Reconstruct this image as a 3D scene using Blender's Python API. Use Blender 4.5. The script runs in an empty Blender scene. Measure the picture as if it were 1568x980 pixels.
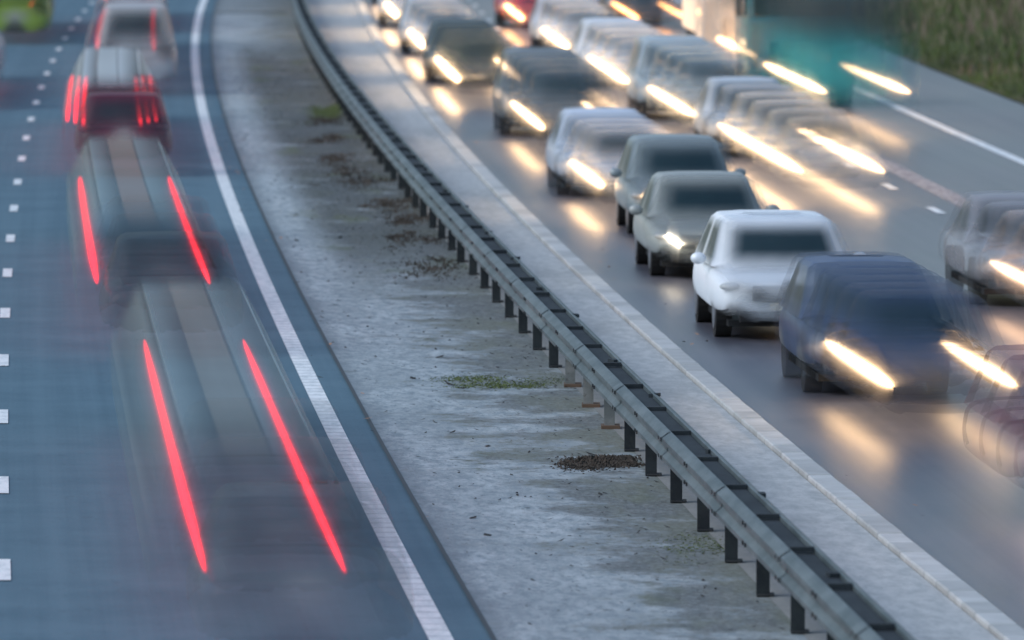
import bpy, bmesh, math, random, time
import numpy as np
from mathutils import Vector, Matrix
random.seed(7)
scene = bpy.context.scene
COL = scene.collection

# ------------------------------------------------------------------ curves
def curve(pts, deg=3, lo=66, hi=262):
    a = np.array(pts, float)
    c = np.polyfit((a[:,0]-160)/100.0, a[:,1], deg)
    d = np.polyder(c); c=[float(q) for q in c]; d=[float(q) for q in d]
    def pv(c,x):
        r=0.0
        for q in c: r=r*x+q
        return r
    def f(y):
        yy = min(max(y, lo), hi)
        return pv(c, (yy-160)/100.0) + pv(d, (yy-160)/100.0)/100.0*(y-yy)
    return f
E = curve([(68.6,-0.586),(75.4,-1.013),(86.2,-1.624),(100.6,-2.432),(117.5,-3.426),(143.7,-4.81),(161.6,-5.70),(184.7,-6.74),(210.5,-7.79),(238.2,-8.76),(266.2,-9.59)])
LN = curve([(74.3,-4.43),(92.1,-5.5),(110.4,-6.57),(128.2,-7.54),(145.7,-8.43),(163.1,-9.27),(180.6,-10.05),(197.6,-10.76),(211.4,-11.31),(229.7,-11.99),(266.2,-12.98)])
G = curve([(64,2.63),(68.8,2.326),(75,1.957),(81.4,1.583),(87.7,1.211),(93.8,.837),(99.9,.495),(106.5,.13),(112.7,-.206),(119.1,-.536),(125.2,-.869),(131.2,-1.191),(151.6,-2.2),(168.6,-3.07),(192,-4.16),(217.5,-5.21),(243,-6.05)])
K = curve([(69.1,4.09),(80.8,3.366),(92.3,2.649),(106.5,1.836),(124,.813),(137.1,.167),(156,-.643),(184.7,-1.9),(215.5,-3.1),(251,-4.2)])
def slope(f, y): return (f(y+.5)-f(y-.5))

# ------------------------------------------------------------------ materials
class NT:
    def __init__(s, name):
        s.m = bpy.data.materials.new(name); s.m.use_nodes = True
        s.t = s.m.node_tree; s.t.nodes.clear()
        s.out = s.n('ShaderNodeOutputMaterial')
    def n(s, typ, **kw):
        nd = s.t.nodes.new(typ)
        for k, v in kw.items(): setattr(nd, k, v)
        return nd
    def l(s, a, b): s.t.links.new(a, b)
    def val(s, sock, v):
        if hasattr(v, 'links'): s.l(v, sock)
        else: sock.default_value = v
    def math(s, op, a, b=0.0, c=0.0, clamp=False):
        nd = s.n('ShaderNodeMath', operation=op); nd.use_clamp = clamp
        s.val(nd.inputs[0], a); s.val(nd.inputs[1], b); s.val(nd.inputs[2], c); return nd.outputs[0]
    def mix(s, f, a, b):
        nd = s.n('ShaderNodeMix', data_type='RGBA')
        s.val(nd.inputs[0], f)
        s.val(nd.inputs[6], a if hasattr(a,'links') else (*a,1)); s.val(nd.inputs[7], b if hasattr(b,'links') else (*b,1))
        return nd.outputs[2]
    def noise(s, vec, scale, detail=4, rough=.6):
        nd = s.n('ShaderNodeTexNoise'); s.l(vec, nd.inputs['Vector'])
        nd.inputs['Scale'].default_value = scale; nd.inputs['Detail'].default_value = detail
        nd.inputs['Roughness'].default_value = rough; return nd.outputs['Fac']
    def ramp(s, v, a, b):
        nd = s.n('ShaderNodeMapRange', interpolation_type='SMOOTHSTEP'); s.l(v, nd.inputs[0])
        nd.inputs[1].default_value = a; nd.inputs[2].default_value = b; return nd.outputs[0]
    def scale(s, vec, x, y, z=1):
        nd = s.n('ShaderNodeMapping'); s.l(vec, nd.inputs[0]); nd.inputs['Scale'].default_value = (x,y,z); return nd.outputs[0]
    def uv(s): return s.n('ShaderNodeTexCoord').outputs['UV']
    def obj(s): return s.n('ShaderNodeTexCoord').outputs['Object']
    def sep(s, v):
        nd = s.n('ShaderNodeSeparateXYZ'); s.l(v, nd.inputs[0]); return nd.outputs
    def finish(s, col, rough=.8, metal=0, bump=None, bstr=.3, bdist=.02, spec=.5, coat=0, alpha=1):
        p = s.n('ShaderNodeBsdfPrincipled'); p.inputs['Alpha'].default_value=alpha
        s.val(p.inputs['Base Color'], col if hasattr(col,'links') else (*col,1))
        s.val(p.inputs['Roughness'], rough); p.inputs['Metallic'].default_value = metal
        p.inputs['Specular IOR Level'].default_value = spec
        p.inputs['Coat Weight'].default_value = coat
        if bump is not None:
            b = s.n('ShaderNodeBump'); s.l(bump, b.inputs['Height'])
            b.inputs['Strength'].default_value = bstr; b.inputs['Distance'].default_value = bdist
            s.l(b.outputs[0], p.inputs['Normal'])
        s.l(p.outputs[0], s.out.inputs[0]); return s.m
_c = {}
def plain(name, col, rough=.6, metal=0, coat=0, var=.15, nscale=6, alpha=1):
    if name in _c: return _c[name]
    t = NT(name); v = t.obj()
    f = t.noise(v, nscale, 4)
    m = t.finish(t.mix(f, tuple(c*(1-var) for c in col), tuple(min(1,c*(1+var)) for c in col)), rough, metal, coat=coat, alpha=alpha)
    _c[name] = m; return m

def asphalt(name, c1, c2, rough, spec=.5):
    t = NT(name); uv = t.uv()
    big = t.noise(t.scale(uv, .5, .03), 1.0, 3)
    streak = t.noise(t.scale(uv, 2.2, .012), 1.0, 4, .7)
    blot = t.noise(uv, .6, 5, .65)
    fine = t.noise(uv, 45, 3, .7)
    mid = t.noise(t.scale(uv, 6, 1.6), 1.0, 4, .7)
    f = t.math('ADD', t.math('MULTIPLY', streak, .5), t.math('MULTIPLY', blot, .5))
    col = t.mix(t.ramp(f, .38, .62), c1, c2)
    col = t.mix(t.math('MULTIPLY', t.ramp(fine, .5, .8), .35), col, tuple(min(1, c*2.0) for c in c2))
    col = t.mix(t.math('MULTIPLY', t.ramp(mid, .55, .75), .3), col, tuple(c*.6 for c in c1))
    r = t.math('ADD', rough-.09, t.math('MULTIPLY', t.math('ADD', t.math('MULTIPLY', big, .5), t.math('MULTIPLY', blot, .5)), .20))
    return t.finish(col, r, bump=fine, bstr=.25, bdist=.01, spec=spec)
M_ASL = asphalt('asphalt_left', (.070,.138,.185), (.100,.180,.232), .75, .3)
M_ASR = asphalt('asphalt_right', (.062,.068,.090), (.115,.114,.137), .34)

def verge_mat():
    t = NT('weathered_concrete'); uv = t.uv(); s = t.sep(uv)
    u = s[0]
    big = t.noise(t.scale(uv, .9, .22), 1.0, 5, .65)
    med = t.noise(t.scale(uv, .70, .50), 1.0, 8, .72)
    det = t.noise(t.scale(uv, 7, 2.0), 1.0, 6, .78)
    fine = t.noise(uv, 38, 4, .75)
    speck = t.noise(t.scale(uv, 16, 6), 1.0, 5, .8)
    base = t.mix(t.ramp(det, .35, .65), (.23,.285,.315), (.49,.55,.575))
    base = t.mix(t.math('MULTIPLY', t.ramp(big, .40, .60), .5), base, (.22,.265,.29))
    base = t.mix(t.math('MULTIPLY', t.ramp(fine, .56, .70), .55), base, (.11,.135,.15))
    base = t.mix(t.math('MULTIPLY', t.ramp(speck, .57, .65), .8), base, (.08,.095,.10))
    near = t.ramp(u, .30, 2.4)
    mm = t.math('MULTIPLY', t.math('SUBTRACT', t.math('ADD', t.math('MULTIPLY', med, .76), t.math('MULTIPLY', det, .24)), .5), 2.2)
    k = t.math('ADD', t.math('MULTIPLY', near, .42), mm)
    st = t.ramp(k, .13, .36)
    soil = t.mix(t.ramp(big, .42, .6), (.065,.072,.068), (.11,.118,.08))
    y = s[1]; far = t.math('MULTIPLY', t.ramp(y, 106, 130), t.math('SUBTRACT', 1, t.ramp(y, 205, 232))); near2 = t.ramp(u, .35, 1.1)
    farst = t.math('MULTIPLY', t.math('MULTIPLY', far, near2), t.ramp(med, .26, .48))
    soil = t.mix(t.math('MULTIPLY', far, .75), soil, (.036,.042,.041))
    st = t.math('MAXIMUM', t.math('MULTIPLY', st, .78), t.math('MULTIPLY', farst, .94))
    st = t.math('MULTIPLY', st, t.math('ADD', .72, t.math('MULTIPLY', t.ramp(speck, .35, .6), .28)))
    col = t.mix(st, base, soil)
    gr = t.ramp(t.noise(t.scale(uv, .8, .16), 1.0, 3), .55, .68)
    col = t.mix(t.math('MULTIPLY', t.math('MULTIPLY', gr, st), .6), col, (.105,.135,.05))
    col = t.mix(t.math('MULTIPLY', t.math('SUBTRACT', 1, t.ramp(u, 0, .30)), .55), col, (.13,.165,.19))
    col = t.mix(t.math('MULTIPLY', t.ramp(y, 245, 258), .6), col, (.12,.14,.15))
    return t.finish(col, .85, bump=det, bstr=.6, bdist=.02, spec=.3)
def strip_mat():
    t = NT('concrete_strip'); uv = t.uv(); s = t.sep(uv)
    det = t.noise(t.scale(uv, 7, 2.0), 1.0, 6, .7); fine = t.noise(uv, 40, 4, .75); big = t.noise(t.scale(uv, 1.2, .2), 1.0, 4)
    speck = t.noise(t.scale(uv, 16, 6), 1.0, 5, .8)
    base = t.mix(t.ramp(det, .3, .7), (.37,.40,.405), (.54,.56,.56))
    base = t.mix(t.math('MULTIPLY', t.ramp(big, .45, .65), .45), base, (.29,.315,.32))
    base = t.mix(t.math('MULTIPLY', t.ramp(fine, .58, .72), .5), base, (.17,.18,.18))
    base = t.mix(t.math('MULTIPLY', t.ramp(speck, .60, .68), .65), base, (.14,.15,.15))
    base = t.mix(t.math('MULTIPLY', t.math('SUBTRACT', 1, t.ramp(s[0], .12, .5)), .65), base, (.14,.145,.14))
    return t.finish(base, .85, bump=det, bstr=.4, bdist=.02, spec=.3)
def line_mat(name, ribs=True, a=(.62,.67,.69), b=(.84,.87,.88)):
    t = NT(name); uv = t.uv(); s = t.sep(uv)
    w = t.noise(t.scale(uv, 8, 2), 1.0, 5, .7)
    col = t.mix(t.ramp(w, .35, .6), a, b)
    if ribs:
        r = t.math('SINE', t.math('MULTIPLY', s[1], 2*math.pi/.5))
        col = t.mix(t.math('MULTIPLY', t.ramp(r, .5, .95), .38), col, (.28,.32,.34))
    fine = t.noise(uv, 30, 4, .8)
    col = t.mix(t.math('MULTIPLY', t.ramp(fine, .6, .75), .5), col, (.25,.28,.3))
    return t.finish(col, .7)
M_VERGE = verge_mat(); M_STRIP = strip_mat(); M_LINE = line_mat('edge_line_paint'); M_DASH = line_mat('dash_paint', False)

def steel(name, c1, c2, rough=.5, metal=.35):
    t = NT(name); v = t.obj()
    a = t.noise(t.scale(v, 3, .8, 3), 1.0, 6, .7); b = t.noise(v, 14, 5, .75)
    col = t.mix(t.ramp(a, .35, .65), c1, c2)
    col = t.mix(t.math('MULTIPLY', t.ramp(b, .55, .7), .5), col, (.04,.045,.04))
    return t.finish(col, rough, metal, bump=b, bstr=.15, bdist=.005)
M_RAIL = steel('galvanised_steel', (.060,.086,.094), (.130,.162,.172), .5, .25)
M_RAILD = steel('dark_steel', (.02,.025,.03), (.045,.05,.055), .7, .1)
M_POST = steel('post_steel', (.010,.017,.023), (.024,.034,.04), .85, .0)  # shadowed look of the posts is put into this near-black colour
M_POSTL = steel('new_post_steel', (.16,.19,.2), (.26,.29,.3), .5, .3)

def ghost_mat():
    t = NT('moving_vehicle'); a = t.n('ShaderNodeAttribute', attribute_name='Col')
    p = t.n('ShaderNodeBsdfPrincipled'); t.l(a.outputs['Color'], p.inputs['Base Color'])
    p.inputs['Roughness'].default_value = .42; p.inputs['Specular IOR Level'].default_value = .4; t.l(a.outputs['Alpha'], p.inputs['Alpha'])
    t.l(p.outputs[0], t.out.inputs[0]); return t.m
M_GHOST = ghost_mat()
def streak_mat():
    t = NT('light_trail'); a = t.n('ShaderNodeAttribute', attribute_name='Col')
    em = t.n('ShaderNodeEmission'); t.l(a.outputs['Color'], em.inputs[0]); em.inputs[1].default_value = 1.0
    tr = t.n('ShaderNodeBsdfTransparent'); mx = t.n('ShaderNodeMixShader')
    t.l(a.outputs['Alpha'], mx.inputs[0]); t.l(tr.outputs[0], mx.inputs[1]); t.l(em.outputs[0], mx.inputs[2]); t.l(mx.outputs[0], t.out.inputs[0])
    return t.m
M_STREAK = streak_mat()
M_TAIL = plain('tail_lens', (.4,.02,.03), .3)
M_GLASS = plain('car_glass', (.02,.05,.06), .12, 0, .3, .1)
M_BLACK = plain('black_plastic', (.015,.016,.018), .6)
M_TYRE = plain('tyre', (.02,.02,.02), .85)
M_TYREB = plain('spinning_tyre', (.02,.022,.025), .85, alpha=.5)
M_RIM = plain('rim', (.3,.3,.32), .35, .7)
M_LAMPOFF = plain('lamp_glass', (.45,.47,.48), .15)
M_PLATE = plain('number_plate', (.75,.72,.6), .5); M_PLATEY = plain('rear_plate', (.75,.55,.08), .5)

# ------------------------------------------------------------------ helpers
def link(me, name, mats, parent=None, smooth=False):
    o = bpy.data.objects.new(name, me); COL.objects.link(o)
    for m in (mats if isinstance(mats, (list,tuple)) else [mats]): me.materials.append(m)
    if smooth: me.polygons.foreach_set('use_smooth', [True]*len(me.polygons))
    if parent: o.parent = parent
    return o
class Acc:
    def __init__(s): s.v=[]; s.f=[]; s.m=[]
    def face(s, pts, mi=0):
        b=len(s.v); s.v+=pts; s.f.append(tuple(range(b,b+len(pts)))); s.m.append(mi)
    def box(s, c, z, mi=0, rot=0, ch=0):
        hx,hy,hz=z[0]/2,z[1]/2,z[2]/2; ca,sa=math.cos(rot),math.sin(rot); b=len(s.v)
        for (ix,zz) in ((0,-hz),(0,hz-ch),(ch,hz)):
            for sx,sy in ((-1,-1),(1,-1),(1,1),(-1,1)):
                x=sx*(hx-ix); y=sy*(hy-ix); s.v.append((c[0]+x*ca-y*sa,c[1]+x*sa+y*ca,c[2]+zz))
        fs=[(b+3,b+2,b+1,b)]
        for r in range(2 if ch else 1):
            for j in range(4):
                q=(j+1)%4; fs.append((b+4*r+j,b+4*r+q,b+4*r+4+q,b+4*r+4+j))
        t=8 if ch else 4
        fs.append((b+t,b+t+1,b+t+2,b+t+3)); s.f+=fs; s.m+=[mi]*len(fs)
    def obj(s, name, mats, parent=None):
        me=bpy.data.meshes.new(name); me.from_pydata(s.v,[],s.f); me.polygons.foreach_set('material_index', s.m)
        return link(me,name,mats,parent)
def empty(name, loc=(0,0,0), rot=0):
    e = bpy.data.objects.new(name, None); COL.objects.link(e); e.location = loc; e.rotation_euler = (0,0,rot); e.empty_display_size = .5; return e
def pinv(e): return (Matrix.Translation(e.location)@Matrix.Rotation(e.rotation_euler[2],4,'Z')).inverted()
def strip(name, fl, fr, y0, y1, z, mat, step=2.5, nu=2, parent=None, zf=None):
    n = max(2, int((y1-y0)/step)+1); vs=[]; fs=[]; uvs=[]
    for i in range(n):
        y = y0+(y1-y0)*i/(n-1); a=fl(y); b=fr(y)
        for j in range(nu):
            tt = j/(nu-1); x = a+(b-a)*tt
            vs.append((x,y,z+(zf(x-a) if zf else 0))); uvs.append((x-a,y))
    for i in range(n-1):
        for j in range(nu-1):
            p=i*nu+j; fs.append((p,p+1,p+nu+1,p+nu))
    me = bpy.data.meshes.new(name); me.from_pydata(vs,[],fs)
    ul = me.uv_layers.new(name='UVMap')
    for lp in me.loops: ul.data[lp.index].uv = uvs[lp.vertex_index]
    return link(me, name, mat, parent)
def off(f, d): return lambda y: f(y)+d
def sweep(bm, f, prof, y0, y1, step=1.6, closed=False, mi=0):
    n = max(2, int((y1-y0)/step)+1); prev=None
    for i in range(n):
        y=y0+(y1-y0)*i/(n-1); x=f(y)
        ring=[bm.verts.new((x+p[0],y,p[1])) for p in prof]
        if prev:
            m=len(prof)
            for j in range(m if closed else m-1):
                fc=bm.faces.new((prev[j],prev[(j+1)%m],ring[(j+1)%m],ring[j])); fc.material_index=mi
        prev=ring
def box(bm, c, s, mi=0, rot=0, bev=0):
    r = bmesh.ops.create_cube(bm, size=1, matrix=Matrix.Translation(c)@Matrix.Rotation(rot,4,'Z')@Matrix.Diagonal((*s,1)))
    fs = set(f for v in r['verts'] for f in v.link_faces)
    for f in fs: f.material_index = mi
    if bev:
        es = list(set(e for f in fs for e in f.edges))
        rr = bmesh.ops.bevel(bm, geom=es, offset=bev, segments=2, affect='EDGES', profile=.6)
        for f in rr['faces']: f.material_index = mi
def ell(bm, c, s, mi=0):
    r = bmesh.ops.create_uvsphere(bm, u_segments=14, v_segments=8, radius=1, matrix=Matrix.Translation(c)@Matrix.Diagonal((*s,1)))
    for f in set(f for v in r['verts'] for f in v.link_faces): f.material_index=mi; f.smooth=True
def cylx(bm, c, r, w, mi=0, seg=24):
    rr = bmesh.ops.create_cone(bm, cap_ends=True, segments=seg, radius1=r, radius2=r, depth=w, matrix=Matrix.Translation(c)@Matrix.Rotation(math.pi/2,4,'Y'))
    for f in set(f for v in rr['verts'] for f in v.link_faces): f.material_index=mi
def bm_obj(bm, name, mats, parent=None, smooth=False, normals=True):
    if normals: bmesh.ops.recalc_face_normals(bm, faces=bm.faces)
    me = bpy.data.meshes.new(name); bm.to_mesh(me); bm.free(); return link(me, name, mats, parent, smooth)

# ------------------------------------------------------------------ ground and roads
def grass_mat(name, c1, c2, c3):
    t = NT(name); v = t.obj(); a = t.noise(v, .35, 5, .7); b = t.noise(v, 3.5, 6, .75)
    col = t.mix(t.ramp(a, .4, .62), c1, c2); col = t.mix(t.math('MULTIPLY', t.ramp(b, .45, .65), .6), col, c3)
    return t.finish(col, .95, bump=b, bstr=.8, bdist=.15, spec=.1)
M_GRASS = grass_mat('verge_grass', (.085,.12,.04), (.15,.13,.08), (.06,.07,.03))
me = bpy.data.meshes.new('ground'); me.from_pydata([(-2500,-500,-.06),(2500,-500,-.06),(2500,4000,-.06),(-2500,4000,-.06)],[],[(0,1,2,3)])
link(me, 'ground', M_GRASS)
Y0, Y1 = 20, 520
strip('left_carriageway', off(LN,-7.6), off(E,.42), Y0, Y1, 0, M_ASL, nu=6)
strip('right_carriageway', off(K,0), off(K,12.6), Y0, Y1, 0, M_ASR, nu=8)
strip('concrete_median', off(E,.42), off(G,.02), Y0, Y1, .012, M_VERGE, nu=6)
strip('concrete_paving', off(G,.02), off(K,-.26), Y0, Y1, .014, M_STRIP, nu=4)
ac=Acc(); y = 30.0
while y < 420:
    x = K(y+.45); a = -math.atan(slope(K,y+.45))
    ac.box((x-.125, y+.45, .02+random.uniform(-.004,.004)), (.24, .90, .085+random.uniform(0,.008)), random.choice((0,0,1)), a, .012)
    y += .93
ac.obj('kerb', [plain('kerb_concrete', (.50,.52,.52), .85, var=.3, nscale=2.5), plain('kerb_concrete_b', (.41,.43,.43), .85, var=.3, nscale=2.5)])
def bank(d): return .02 + 2.6*(1/(1+math.exp(-(d-7)/2.2))) - .1
strip('grass_bank', off(K,12.6), off(K,40), Y0, Y1, .0, M_GRASS, nu=24, zf=bank)
strip('edge_line', off(E,-.10), off(E,.10), Y0, Y1, .005, M_LINE, step=2)
strip('edge_line', off(K,9.70), off(K,9.92), Y0, Y1, .005, line_mat('far_edge_paint', False), step=2)
strip('pale_lane_band', off(K,7.05), off(K,7.45), Y0, Y1, .005, line_mat('pale_band', False, (.16,.15,.165), (.42,.39,.40)), step=2)  # pale band of colour along the third lane
def dashes(name, f, ystart, module, ln, w, mat):
    bm = bmesh.new(); uvl = bm.loops.layers.uv.new('UVMap')
    k = int((ystart-30)/module); y = ystart-k*module
    while y < 420:
        a=[(f(y)-w/2,y),(f(y)+w/2,y),(f(y+ln)+w/2,y+ln),(f(y+ln)-w/2,y+ln)]
        fc=bm.faces.new([bm.verts.new((p[0],p[1],.0095)) for p in a])
        for lp,p in zip(fc.loops,a): lp[uvl].uv=p
        y += module
    return bm_obj(bm, name, mat)
dashes('lane_marking', LN, 73.4, 8.98, 2.0, .13, M_DASH)
dashes('lane_marking', off(K,6.55), 127.6, 8.0, 2.0, .15, M_DASH)
dashes('lane_marking', off(K,3.35), 123.0, 8.0, 2.0, .15, M_DASH)
dashes('lane_marking', off(LN,-3.5), 76.0, 8.98, 2.0, .13, M_DASH)
M_TAR = plain('tar_seal', (.03,.036,.042), .6)
strip('tar_joint', off(E,.40), off(E,.44), Y0, Y1, .017, M_TAR)
ac=Acc(); ac.box(((E(252)+.5+G(252)-.3)/2, 252, .016), (G(252)-E(252)-.8, .9, .012)); ac.obj('transverse_joint', M_TAR)  # dark transverse joint across the median

# ------------------------------------------------------------------ guardrail
gr = empty('guardrail')
P = [(.0,.385),(-.028,.40),(-.085,.435),(-.085,.475),(-.03,.52),(-.03,.56),(-.085,.605),(-.085,.645),(-.03,.685),(0,.70),(.012,.695),(.008,.38)]
bm = bmesh.new(); sweep(bm, off(G,-.09), P, 30, 400, 1.6, True); bm_obj(bm, 'beam_front', M_RAIL, gr)
bm = bmesh.new(); sweep(bm, off(G,.13), [(-p[0],p[1]) for p in P], 30, 400, 1.6, True); bm_obj(bm, 'beam_back', M_RAIL, gr)
bm = Acc(); bl = Acc(); bj = Acc()
y = 68.8-3.12*12; i=0
while y < 400:
    x = G(y); new = i in (19,20,21); tb = bl if new else bm
    lean = random.uniform(-.012,.012)
    tb.box((x+.03+lean, y, .31), (.014,.13,.66)); tb.box((x-.02+lean, y+.06, .31), (.11,.014,.66)); tb.box((x-.02+lean,y-.06,.31), (.11,.014,.66))
    bm.box((x+.02, y, .685+random.uniform(-.008,.008)), (.19,.09,.04))
    if i%2: bm.box((x+.02+random.uniform(-.04,.04), y+random.uniform(.6,2.6), .678), (random.uniform(.04,.09),random.uniform(.08,.25),.035), 0, random.uniform(-.3,.3))
    bj.box((x,y,.03), (.20,.34,.035) if new else (.15,.2,.014), 1 if new else 0)
    for zz in (.455,.625):
        for dy in (-.12,.12): bj.box((G(y+dy)-.18,y+dy,zz), (.02,.035,.035), 0)
    y += 3.12; i+=1
bt=bmesh.new(); sweep(bt, off(G,.02), [(-.09,.66),(.09,.66),(.09,.645),(-.09,.645)], 30, 400, 3, True); bm_obj(bt,'dark_gap_strip',M_POST,gr)  # near-black strip stands in for the dark gap between the beams
bm.obj('posts_and_spacers', M_POST, gr); bl.obj('replacement_posts', M_POSTL, gr)
bj.obj('bolts_and_base_plates', [M_RAILD, plain('rusty_base', (.13,.09,.065), .9)], gr)
bm = bmesh.new(); y=68.8-3.12*12; q=0
while y<400:
    pr=[(p[0]-.007 if p[0]<.005 else p[0], p[1]+(.004 if p[1]>.6 else 0)) for p in P[:10]]
    if q%2==0: sweep(bm, off(G,-.09), pr, y-.2, y+.2, .4)
    y+=3.12; q+=1
bm_obj(bm, 'lap_joints', M_RAIL, gr)

# ------------------------------------------------------------------ debris and plants
def clump(name, cx, cy, rx, ry, n, h, mat, z=.012):
    ac=Acc(); seeds=[(random.gauss(0,.45),random.gauss(0,.45),random.uniform(.15,.5)) for _ in range(9)]+[(0,0,.6)]
    for _ in range(n):
        s=random.choice(seeds); ux=s[0]+random.gauss(0,s[2]*.6); uy=s[1]+random.gauss(0,s[2]*.6)
        x=cx+rx*ux; y=cy+ry*uy; hh=h*random.uniform(.3,1)*max(.25,1.1-math.hypot(ux,uy)*.7); w=random.uniform(.008,.022); d=random.uniform(0,math.pi); dx,dy=w*math.cos(d),w*math.sin(d)
        tx,ty=random.uniform(-1,1)*hh,random.uniform(-1,1)*hh
        ac.face([(x-dx,y-dy,z),(x+dx,y+dy,z),(x+tx*.4+dx*.7,y+ty*.4,z+hh*.7),(x+tx,y+ty,z+hh)])
    return ac.obj(name,mat)
M_MOSS=plain('moss',(.12,.16,.06),.95,var=.5,nscale=5); M_DEAD=plain('dead_grass',(.07,.06,.05),.95,var=.5,nscale=5)
clump('moss_patch', -.25, 97.5, .70, 1.3, 1900, .02, M_MOSS)
clump('dead_grass_clump', .92, 86.0, .50, .9, 2000, .07, M_DEAD)
clump('moss_patch', -3.75, 177, .4, 4.5, 1500, .05, M_MOSS)
for yy in (120,128,134,138,146,150,155,163,172): clump('dead_grass_clump', G(yy)-random.uniform(.3,.9), yy, .6, 3.0, 600, .05, M_DEAD)
clump('moss_patch', 1.6, 76.6, .55, 1.6, 700, .012, M_MOSS)
ac=Acc()
def leaf(x,y,z,s,mi):
    a=random.uniform(0,6.28); c,sn=math.cos(a)*s,math.sin(a)*s; t=random.uniform(.1,.7)*s
    ac.face([(x-c,y-sn,z),(x+sn*.5,y-c*.5,z+t*.3),(x+c,y+sn,z+t),(x-sn*.5,y+c*.5,z+t*.2)],mi)
for _ in range(2200):
    y=60+160*random.random(); w=G(y)-E(y); u=w*(.15+.85*random.random()**.7)
    leaf(E(y)+u,y,.016,random.uniform(.006,.026)*(1+y/200),0)
for _ in range(80):
    y=62+150*random.random(); u=random.choice((E(y)+random.uniform(.05,.6), K(y)+random.uniform(-.3,.5)))
    leaf(u,y,.03,random.uniform(.02,.055),random.choice((1,1,0)))
for _ in range(50):
    y=62+110*random.random(); u=E(y)+random.uniform(.6,2.6); leaf(u,y,.016,random.uniform(.04,.09),0)
ac.obj('leaf_litter',[plain('dark_litter',(.03,.03,.028),.9),plain('orange_leaves',(.5,.26,.14),.8)])
ac=Acc()
for _ in range(15000):
    y=random.uniform(150,330); d=12.7+random.random()**1.3*14; x=K(y)+d; z=bank(d-12.6); h=random.uniform(.12,.6)*(0.45+min(1.2,(d-12.6)/5)); w=random.uniform(.015,.05)
    tx,ty=random.uniform(-.5,.5)*h,random.uniform(-.5,.5)*h
    dry=(d-12.6)/6+.25*math.sin(y*.23)+.2*math.sin(y*.61+d)
    ac.face([(x-w,y,z-.05),(x+w,y,z-.05),(x+tx,y+ty,z+h)],1 if random.random()<dry*.7 else random.choice((0,0,2)))
ac.obj('dry_grass',[plain('gr1',(.11,.15,.05),.95),plain('gr2',(.28,.22,.16),.95),plain('gr3',(.07,.09,.04),.95)])

# ------------------------------------------------------------------ vehicles
KIND = {
 'hatch': dict(L=4.1,W=.87,H=1.41,hood=.83,cowl=1.05,rf=1.80,rr=3.45,rb=3.95,nose=.65),
 'sedan': dict(L=4.5,W=.88,H=1.36,hood=.81,cowl=1.25,rf=2.05,rr=3.1,rb=3.9,nose=.63),
 'suv':   dict(L=4.5,W=.93,H=1.43,hood=.87,cowl=1.15,rf=1.90,rr=3.8,rb=4.3,nose=.70),
 'mpv':   dict(L=4.5,W=.91,H=1.60,hood=.92,cowl=.85,rf=1.65,rr=4.0,rb=4.4,nose=.70),
 'van':   dict(L=4.8,W=.93,H=1.95,hood=1.1,cowl=.85,rf=1.6,rr=4.55,rb=4.75,nose=.82),
}
def body_bm(k):
    p=KIND[k]; L,W=p['L'],p['W']; bm=bmesh.new(); hd=p['hood']; ns=p['nose']
    st=[(0,.76,.32,ns-.04),(.06,.88,.22,ns+.02),(.35,.96,.19,ns+.08),(p['cowl']*.75,.99,.19,hd-.05),(p['cowl']+.1,1,.19,hd),(L*.5,1,.19,hd+.03),(L-.7,.99,.2,hd+.05),(L-.15,.94,.22,hd+.02),(L-.02,.86,.3,hd-.06)]
    prev=None; rings=[]
    for (y,w,zb,zt) in st:
        w*=W; h=[(0,zb),(w*.8,zb),(w*.97,zb+.12),(w,zb+(zt-zb)*.5),(w*.965,zt-.09),(w*.84,zt-.01),(w*.4,zt+.015),(0,zt+.02)]
        ring=[(x,z) for x,z in h]+[(-x,z) for x,z in h[-2:0:-1]]
        r=[bm.verts.new((x,y,z)) for x,z in ring]; rings.append(r)
        if prev:
            n=len(r)
            for j in range(n): bm.faces.new((prev[j],prev[(j+1)%n],r[(j+1)%n],r[j]))
        prev=r
    bm.faces.new(rings[0]); bm.faces.new(rings[-1][::-1])
    bmesh.ops.recalc_face_normals(bm, faces=bm.faces)
    return bm
def cabin_bm(k):
    p=KIND[k]; W=p['W']; H=p['H']; bm=bmesh.new(); zb=p['hood']-.03; yf,yr=p['cowl'],p['rb']; tf,tr=p['rf'],p['rr']
    def ring(w0,w1,a,b,z,bul):
        half=[(w0,a),(w1,a+.22),(w1*1.02,(a+b)/2-.05),(w1*1.02,(a+b)/2+.05),(w1,b-.2),(w0,b)]
        pts=[(0,a-bul)]+half+[(0,b+bul*.5)]+[(-x,y) for x,y in half[::-1]]
        return [bm.verts.new((x,y,z)) for x,y in pts]
    r0=ring(W*.80,W*.93,yf,yr,zb,.13); r1=ring(W*.66,W*.74,tf,tr,H-.075,.09); r2=ring(W*.61,W*.67,tf+.10,tr-.08,H-.02,.07)
    r3=ring(W*.34,W*.4,tf+.3,tr-.3,H+.005,.05); n=len(r0)
    for j in range(n):
        q=(j+1)%n
        f=bm.faces.new((r0[j],r0[q],r1[q],r1[j])); f.material_index = 1 if j in (0,2,4,6,7,9,11,13) else 0
        for a,b in ((r1,r2),(r2,r3)): bm.faces.new((a[j],a[q],b[q],b[j]))
    bm.faces.new(r3); bmesh.ops.recalc_face_normals(bm, faces=bm.faces)
    for f in bm.faces: f.smooth = True
    return bm
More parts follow.
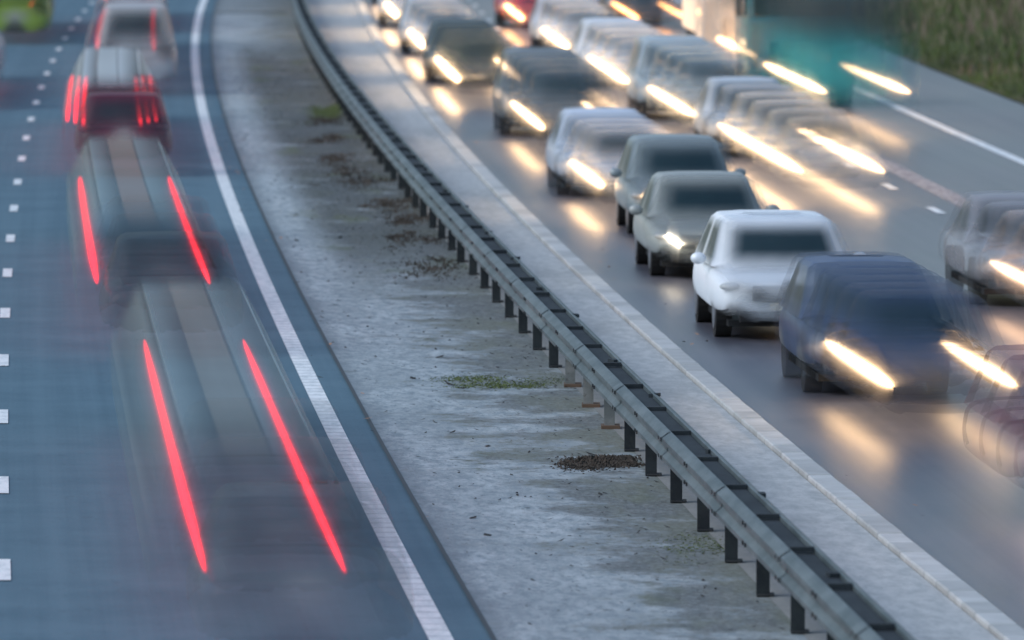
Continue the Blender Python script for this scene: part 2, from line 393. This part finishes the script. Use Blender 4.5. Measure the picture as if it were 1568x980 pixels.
def detail_bm(k, simple=False):
    p=KIND[k]; L,W=p['L'],p['W']; ns=p['nose']; bm=bmesh.new()
    # mats: 0 black 1 tyre 2 rim 3 lamp 4 plate 5 tail 6 paint 7 rear plate 8 chrome 9 off lamp
    for sx in (-1,1):
        for y in (.82,L-.85):
            cylx(bm,(sx*(W-.16),y,.31),.315,.20,1)
            if not simple: cylx(bm,(sx*(W-.055),y,.31),.21,.012,2)
        if simple: continue
        ell(bm,(sx*W*.78,.11,ns-.04),(.14,.12,.05),9)
        ell(bm,(sx*W*.74,.05,.36),(.07,.05,.04),0)
        ell(bm,(sx*(W+.08),p['cowl']+.42,p['hood']+.06),(.10,.07,.075),6)
        box(bm,(sx*W*.74,L-.09,p['hood']-.12),(.22,.16,.17),5,0,.03)
    box(bm,(0,L*.5,.2),(W*1.6,L*.9,.08),0)
    if simple: return bm
    box(bm,(0,.0,ns-.12),(W*1.0,.09,.19),0,0,.02); box(bm,(0,-.03,ns-.10),(W*.90,.06,.012),8)
    box(bm,(0,.01,.29),(W*1.35,.09,.14),0,0,.02)
    box(bm,(0,-.05,.42),(.50,.02,.09),4); box(bm,(0,L+.005,.62),(.52,.02,.11),7)
    box(bm,(0,L-.05,.36),(W*1.6,.14,.12),0,0,.03)
    return bm
def subsurfed(bm, lv):
    me=bpy.data.meshes.new('t'); bm.to_mesh(me); o=bpy.data.objects.new('t',me); COL.objects.link(o)
    s=o.modifiers.new('s','SUBSURF'); s.levels=lv; dg=bpy.context.evaluated_depsgraph_get(); dg.update()
    ev=o.evaluated_get(dg); m2=bpy.data.meshes.new_from_object(ev); b=bmesh.new(); b.from_mesh(m2)
    bpy.data.objects.remove(o); bpy.data.meshes.remove(me); bpy.data.meshes.remove(m2); return b
DENSE={}
def dense(k, sig, rear):
    """dense shell of a vehicle + per-vertex fractions of [paint, glass, dark, light] smeared by the exposure"""
    key=(k,sig,rear)
    if key in DENSE: return DENSE[key]
    p=KIND[k]
    b=subsurfed(body_bm(k),2); c=cabin_bm(k); bmesh.ops.subdivide_edges(c,edges=list(c.edges),cuts=4,use_grid_fill=True); bmesh.ops.triangulate(c,faces=[f for f in c.faces if len(f.verts)>4])
    c.normal_update(); b.normal_update()
    d=detail_bm(k); d.normal_update()
    def under(f):
        q=f.calc_center_median(); return f.normal.z>.6 and abs(q.x)<p['W']*.70 and p['cowl']+.25<q.y<p['rb']-.2
    pts=[];ms=[];ar=[]
    for si,(src,mp) in enumerate(((b,{0:0}),(c,{0:0,1:1}),(d,{0:2,1:2,2:3,4:3,6:0,7:3,8:3,9:3,3:3,5:2}))):
        for f in src.faces:
            if f.normal.z<-.3 or (f.normal.y>.7 and not rear): continue
            if si==0 and under(f): continue
            pts.append(tuple(f.calc_center_median())); ms.append(mp.get(f.material_index,0)); ar.append(max(f.calc_area(),1e-5)*(3.0 if src is d else 1))
    pts=np.array(pts,dtype=np.float32); ms=np.array(ms); ar=np.array(ar,dtype=np.float32)
    V=[];F=[];NX=[]
    for si,src in enumerate((b,c)):
        vm={}
        for f in src.faces:
            n=f.normal
            if n.z<-.35 or (not rear and n.y>.6) or (rear and n.y<-.6): continue
            if si==0 and under(f): continue
            ids=[]
            for v in f.verts:
                if v not in vm: vm[v]=len(V); V.append(tuple(v.co)); NX.append(v.normal.x)
                ids.append(vm[v])
            F.append(ids)
    V=np.array(V,dtype=np.float32); NX=np.array(NX)
    fr=np.zeros((len(V),4)); sg=np.array([sig*.9,sig*1.6,sig],dtype=np.float32)
    for i0 in range(0,len(V),400):
        dd=(V[i0:i0+400,None,:]-pts[None])/sg; w=np.exp(-.5*(dd**2).sum(2))*ar[None]
        for m in range(4): fr[i0:i0+400,m]=w[:,ms==m].sum(1)
    fr[:,0]+=1e-9
    fr/=fr.sum(1,keepdims=True)
    b.free();c.free();d.free()
    DENSE[key]=(V,F,NX,fr); return DENSE[key]
def shell(k, sig, paint, alpha, rear=False, lampgap=.9, sidefade=.75, glass=(.012,.035,.045)):
    V,F,NX,fr=dense(k,sig,rear); p=KIND[k]
    low=np.clip((.42-V[:,2])/.2,0,1)[:,None]*.7  # shade beneath the vehicle painted into the lower sill colour
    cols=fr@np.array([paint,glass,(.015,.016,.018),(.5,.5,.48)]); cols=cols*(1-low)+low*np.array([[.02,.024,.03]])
    a=np.full(len(V),alpha)*(1-sidefade*np.abs(NX)**2)
    if not rear:
        g=np.exp(-((np.abs(V[:,0])-p['W']*.74)/.15)**2)*(V[:,1]<p['cowl']+.3)*(V[:,2]<p['hood']+.1)*(V[:,2]>.42); a=a*(1-lampgap*g)
    me=bpy.data.meshes.new('shell'); me.from_pydata(V.tolist(),[],F)
    at=me.color_attributes.new('Col','FLOAT_COLOR','POINT'); at.data.foreach_set('color', np.concatenate([cols,a[:,None]],1).astype(np.float32).ravel())
    me.polygons.foreach_set('use_smooth',[True]*len(me.polygons)); return me
def tube(name, f, z, y0, y1, r, col, st, parent, fade=.2, peak=.95, halo=0):
    """light trail: crossed ribbons along the lane, brightest along the centre"""
    n=18; V=[];F=[];C=[]
    prof=[(-1,0),(-.72,.04),(-.48,.18),(-.26,.75),(0,1),(.26,.75),(.48,.18),(.72,.04),(1,0)]
    if halo: prof=[(-2.3,0),(-1.5,.006),(-1.0,.018),(-.72,.05)]+prof[2:-2]+[(.72,.05),(1.0,.018),(1.5,.006),(2.3,0)]  # halo: wide faint emissive fringe painting a glow around the trail
    m=len(prof)
    for ax in (0,1):
        b=len(V)
        for i in range(n+1):
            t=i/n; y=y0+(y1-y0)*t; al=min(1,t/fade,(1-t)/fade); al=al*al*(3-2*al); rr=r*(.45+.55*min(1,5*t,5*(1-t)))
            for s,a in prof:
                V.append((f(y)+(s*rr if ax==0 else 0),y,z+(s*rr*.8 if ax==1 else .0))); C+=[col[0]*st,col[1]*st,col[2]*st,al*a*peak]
        for i in range(n):
            for j in range(m-1): F.append((b+i*m+j,b+i*m+j+1,b+(i+1)*m+j+1,b+(i+1)*m+j))
    me=bpy.data.meshes.new(name); me.from_pydata(V,[],F); at=me.color_attributes.new('Col','FLOAT_COLOR','POINT'); at.data.foreach_set('color',C)
    o=link(me,name,M_STREAK,None,True)
    if parent: o.parent=parent; o.matrix_parent_inverse=pinv(parent)
    return o
A5=(.50,.42,.34,.27,.19)
def vehicle(name, k, paint, f, offx, y, T, lit=True, lampst=12, rear=False, core=.92, alphas=(.54,.43,.32,.22), warm=(1,.64,.34), lr=.16, sig=.085, mid=False, back=.3, wheels=True):
    p=KIND[k]; fx=off(f,offx); sl=slope(f,y+2); a=-math.atan(sl)
    e=empty(name,(fx(y),y+(p['L'] if rear else 0),0),a+(math.pi if rear else 0))
    if mid:
        MP=plain('paint_%02d_%02d_%02d'%tuple(int(c*99) for c in paint),paint,.35,.1,.4,var=.06)
        link(shell(k,sig,paint,1.0,rear,.0,.0),'body',M_GHOST,e)
        bm_obj(detail_bm(k),'fittings',[M_BLACK,M_TYRE,M_RIM,M_LAMPOFF,M_PLATE,M_TAIL,MP,M_PLATEY,M_RIM,M_LAMPOFF],e)
    elif core:
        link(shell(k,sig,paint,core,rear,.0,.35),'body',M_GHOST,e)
        if not rear and wheels: bm_obj(detail_bm(k,True),'wheels',[M_BLACK,M_TYREB,M_RIM],e)
    todo=[(T*(i+1)/len(alphas),al) for i,al in enumerate(alphas)]
    if back: todo.append((-.7,back))
    for sh,al in todo:
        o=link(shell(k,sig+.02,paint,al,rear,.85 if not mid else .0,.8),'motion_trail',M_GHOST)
        yy=y-sh if not rear else y+sh
        o.parent=e; o.matrix_parent_inverse=pinv(e)
        o.matrix_basis=Matrix.Translation((fx(yy),yy+(p['L'] if rear else 0),0))@Matrix.Rotation(-math.atan(slope(f,yy+2))+(math.pi if rear else 0),4,'Z')
    if lit and not rear and T>0:
        for sx in (-1,1):
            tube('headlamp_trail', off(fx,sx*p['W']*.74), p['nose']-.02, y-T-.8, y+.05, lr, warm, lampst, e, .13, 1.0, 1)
    return e
silver=(.62,.68,.74); dark=(.07,.085,.095); white=(.84,.89,.94)
C='car'
vehicle(C,'hatch',(.065,.10,.20),K,1.68,95.4,6.6,alphas=A5,lr=.19)
vehicle(C,'suv',white,K,1.52,105.0,1.2,lit=False,alphas=(.32,.26),sig=.04,mid=True,back=0)
vehicle(C,'sedan',(.34,.37,.36),K,1.6,118.0,2.0,lampst=8,alphas=(.32,.26),lr=.16,sig=.04,mid=True,warm=(1,.86,.66),back=0)
vehicle(C,'hatch',(.26,.31,.33),K,2.0,129,2.4,lampst=6,alphas=(.35,.3),lr=.14,sig=.05,mid=True,back=0)
vehicle(C,'sedan',(.66,.74,.86),K,1.6,141,8.5,sig=.07,lr=.19,lampst=15,alphas=(.5,.4,.3,.2))
vehicle(C,'mpv',(.20,.23,.25),K,1.75,165,12.5,lampst=15,lr=.18)
vehicle(C,'sedan',(.12,.15,.15),K,1.2,194,15.5,lr=.22,lampst=18)
vehicle(C,'hatch',silver,K,1.1,214,15,alphas=(.5,.4,.25),lr=.22,lampst=18)
vehicle(C,'mpv',silver,K,1.0,238,14,alphas=(.5,.35),lr=.22,lampst=18)
vehicle(C,'sedan',silver,K,1.1,262,13,alphas=(.5,),lr=.22,lampst=18)
vehicle(C,'hatch',(.24,.03,.07),K,2.05,79.8,5.5,core=.36,alphas=(.34,.30,.28,.25),sig=.16,wheels=False,lampst=8,warm=(1,.74,.72),lr=.15,back=0)
vehicle(C,'sedan',(.46,.47,.52),K,5.35,111.5,8.5,core=.55,alphas=(.42,.38,.3,.2),lr=.17,warm=(1,.6,.35))
vehicle(C,'sedan',(.58,.65,.72),K,5.1,156,18.5,alphas=A5,lr=.20,lampst=18)
vehicle(C,'mpv',(.46,.56,.62),K,4.85,173,14,lr=.19,lampst=16)
vehicle(C,'suv',white,K,4.6,192,16,lr=.21,lampst=18)
vehicle(C,'hatch',(.80,.85,.9),K,4.45,215,15,alphas=(.5,.4,.25),lr=.22,lampst=18)
vehicle(C,'hatch',(.55,.05,.09),K,4.25,238,15,alphas=(.5,.35),lr=.22,warm=(1,.5,.2),lampst=14)
vehicle(C,'hatch',dark,K,7.3,240,16,alphas=(.5,.35),lr=.17,warm=(1,.42,.14),lampst=10)

def lorry(name, offx, y, T, cabcol, boxcol, alphas, blen, solid):
    e=empty(name,(K(y)+offx,y,0),-math.atan(slope(K,y+2)))
    MC=plain(name+'_cab%d'%y,cabcol,.45,0,.3,var=.08,alpha=solid); MB=plain(name+'_box%d'%y,boxcol,.6,var=.08,alpha=min(1,solid+.1))
    bm=bmesh.new()
    box(bm,(0,.95,1.2),(2.3,1.9,1.35),0,0,.12); box(bm,(0,1.05,2.3),(2.2,1.65,1.0),0,0,.14)
    box(bm,(0,.20,2.25),(1.95,.10,.70),2,0,.04); box(bm,(0,-.0,.62),(2.3,.3,.38),0,0,.06); box(bm,(0,-.01,1.15),(1.3,.06,.45),2,0,.02)
    for sx in (-1,1):
        box(bm,(sx*1.28,.15,2.15),(.16,.14,.5),3,0,.03); box(bm,(sx*1.125,1.0,2.2),(.06,.9,.6),2,0,.02)
        for yy in (1.0,1.6+blen*.75): cylx(bm,(sx*1.0,yy,.48),.48,.30,3)
    box(bm,(0,2.0+blen/2,2.0),(2.3,blen,2.1),1,0,.05); box(bm,(0,1.8+blen/2,.8),(1.0,blen,.25),3)
    bm_obj(bm,'cab_and_body',[MC,MB,M_GLASS,M_TYREB],e)
    for i,al in enumerate(alphas):
        sh=T*(i+1)/len(alphas); zs=[.40,.7,1.0,1.4,1.7,1.9,2.2,2.6,2.9]
        cs=[tuple(c*.4 for c in cabcol),tuple(c*.9 for c in cabcol),cabcol,cabcol,tuple(c*.7 for c in cabcol),tuple(c*.3+.02 for c in cabcol),(.03,.05,.06),(.04,.06,.07),cabcol]
        V=[];CC=[];F=[]
        for r,(z,c) in enumerate(zip(zs,cs)):
            for x,yv,am in ((-1.15,1.7,.0),(-1.13,.25,.25),(-.95,.02,.8),(-.6,0,1),(0,-.03,1),(.6,0,1),(.95,.02,.8),(1.13,.25,.25),(1.15,1.7,.0)):
                lg=.7*math.exp(-((abs(x)-.82)/.2)**2)*(1 if .6<z<1.3 else 0)
                V.append((x,yv+max(0,z-1.7)*.15,z)); CC+=[*c,al*am*(1-lg)*(.1 if r==0 else .8 if r==1 else 1)]
        for r in range(len(zs)-1):
            for j in range(8): F.append((r*9+j,r*9+j+1,r*9+10+j,r*9+9+j))
        me=bpy.data.meshes.new('trail'); me.from_pydata(V,[],F); at=me.color_attributes.new('Col','FLOAT_COLOR','POINT'); at.data.foreach_set('color',CC)
        o=link(me,'motion_trail',M_GHOST,e,True); o.location=(0,-sh,0)
    for sx in (-1,1):
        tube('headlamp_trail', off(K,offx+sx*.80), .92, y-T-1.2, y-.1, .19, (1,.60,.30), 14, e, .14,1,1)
    return e
lorry('lorry',7.8,180,16,(.02,.25,.32),(.12,.20,.24),(.5,.5,.45,.36),1.6,.38)
lorry('lorry',7.95,198,13,(.80,.66,.54),(.78,.68,.58),(.55,.45,.35),5.5,.95)

# left carriageway: departing vehicles recorded as long faint trails
def trail_vehicle(name,k,paint,xc,y0,y1,lampx,lampz,alpha,roofcol,refl_stripe,redst=3.2,rr=.065,ralpha=.30,lines=1):
    f=xc
    e=vehicle(name,k,paint,f,0,y0,min(9,(y1-y0)*.4),rear=True,core=ralpha,alphas=(ralpha*.7,ralpha*.6),lit=False,back=0,sig=.12)
    p=KIND[k]; W=p['W']; H=p['H']
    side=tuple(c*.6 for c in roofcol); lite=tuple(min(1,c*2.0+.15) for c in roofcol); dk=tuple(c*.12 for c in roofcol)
    prof=[(-W,.35,side),(-W,.8,side),(-W*.93,.92,dk),(-W*.68,H-.08,side),(-W*.62,H-.02,dk),(-W*.59,H,roofcol),(-W*.30,H+.02,dk),(-W*.27,H+.02,refl_stripe),(W*.12,H+.02,refl_stripe),(W*.15,H+.02,dk),(W*.18,H+.02,roofcol),(W*.59,H,dk),(W*.62,H-.02,lite),(W*.68,H-.08,side),(W*.93,.92,lite),(W,.8,side),(W,.35,side)]  # centre stripe paints rear-window reflections into the trail; right shoulder coloured paler
    n=26; V=[];F=[];CC=[]
    for i in range(n+1):
        t=i/n; y=y0+1.0+(y1+3-y0-1.0)*t; al=min(1,t/.36)*min(1,(1-t)/.12); al=al*al*(3-2*al)
        for j,q in enumerate(prof):
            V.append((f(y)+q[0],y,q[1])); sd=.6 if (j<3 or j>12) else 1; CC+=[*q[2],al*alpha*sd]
    m=len(prof)
    for i in range(n):
        for j in range(m-1): F.append((i*m+j,i*m+j+1,(i+1)*m+j+1,(i+1)*m+j))
    me=bpy.data.meshes.new('roof_trail'); me.from_pydata(V,[],F); at=me.color_attributes.new('Col','FLOAT_COLOR','POINT'); at.data.foreach_set('color',CC)
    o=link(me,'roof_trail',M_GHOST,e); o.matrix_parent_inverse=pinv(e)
    for sx in (-1,1):
        for q in range(lines):
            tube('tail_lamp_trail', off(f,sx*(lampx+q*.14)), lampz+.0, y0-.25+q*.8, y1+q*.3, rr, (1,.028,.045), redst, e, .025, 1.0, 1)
    return e
def lin(y0,x0,y1,x1):
    a=x0-E(y0); b=x1-E(y1)
    return lambda y: E(y)+a+(b-a)*max(-.2,min(1.2,(y-y0)/(y1-y0)))
trail_vehicle('hatchback_car','hatch',(.12,.18,.20),lin(64.7,-1.80,91.6,-3.42),64.7,91.6,.53,.9,.42,(.27,.35,.36),(.27,.24,.19),4.5,.085,.20)
trail_vehicle('hatchback_car','hatch',(.07,.11,.13),lin(101.7,-4.27,129.3,-5.87),101.7,129.3,.67,.9,.52,(.27,.35,.35),(.33,.22,.16),4.5,.10,.28)
trail_vehicle('hatchback_car','hatch',(.16,.02,.05),lin(148,-6.92,175,-8.2),148,173,.50,.9,.7,(.58,.63,.65),(.50,.55,.56),4,.075,.6,3)
trail_vehicle('van','van',(.6,.63,.66),lin(186,-8.4,222,-9.9),186,222,.62,1.0,.75,(.82,.88,.92),(.75,.78,.80),3.5,.10,.65)
trail_vehicle('estate_car','hatch',(.25,.02,.03),lin(232,-10.4,250,-11.0),232,250,.6,.9,.7,(.3,.3,.3),(.25,.26,.27),4,.14,.6)
trail_vehicle('estate_car','hatch',(.55,.6,.65),lin(178,-11.75,196,-12.5),178,196,.6,.9,.7,(.6,.65,.68),(.6,.62,.62),4,.14,.6)
trail_vehicle('van','van',(.32,.48,.05),lin(222,-13.1,240,-13.8),222,240,.6,1.0,.8,(.35,.5,.05),(.32,.46,.05),3,.08,.7)

# ------------------------------------------------------------------ light
w=bpy.data.worlds.new('World'); scene.world=w; w.use_nodes=True; nt=w.node_tree
bg=nt.nodes['Background']; sky=nt.nodes.new('ShaderNodeTexSky'); sky.sky_type='NISHITA'; sky.sun_disc=False
sky.sun_elevation=math.radians(42); sky.sun_rotation=math.radians(250); sky.air_density=1.3; sky.dust_density=1.0; sky.ozone_density=1.8
nt.links.new(sky.outputs[0],bg.inputs[0]); bg.inputs[1].default_value=.15
sd=bpy.data.lights.new('sun','SUN'); sd.energy=1.5; sd.angle=math.radians(35); sd.color=(.96,.98,1)
so=bpy.data.objects.new('sun',sd); COL.objects.link(so)
az=math.radians(250); el=math.radians(42)
d=Vector((math.sin(az)*math.cos(el), math.cos(az)*math.cos(el), math.sin(el)))
so.rotation_euler=d.to_track_quat('Z','Y').to_euler()
# ------------------------------------------------------------------ camera
cd=bpy.data.cameras.new('camera'); cam=bpy.data.objects.new('camera',cd); COL.objects.link(cam)
cd.sensor_width=36; cd.lens=13100/1568*36; cd.clip_start=.5; cd.clip_end=6000
cam.location=(0,0,6.905); cam.rotation_euler=(math.pi/2-math.atan(830/13100),0,0)
cd.dof.use_dof=True; cd.dof.focus_distance=88; cd.dof.aperture_fstop=2.8
scene.camera=cam
scene.view_settings.view_transform='Standard'; scene.view_settings.look='None'; scene.view_settings.exposure=0
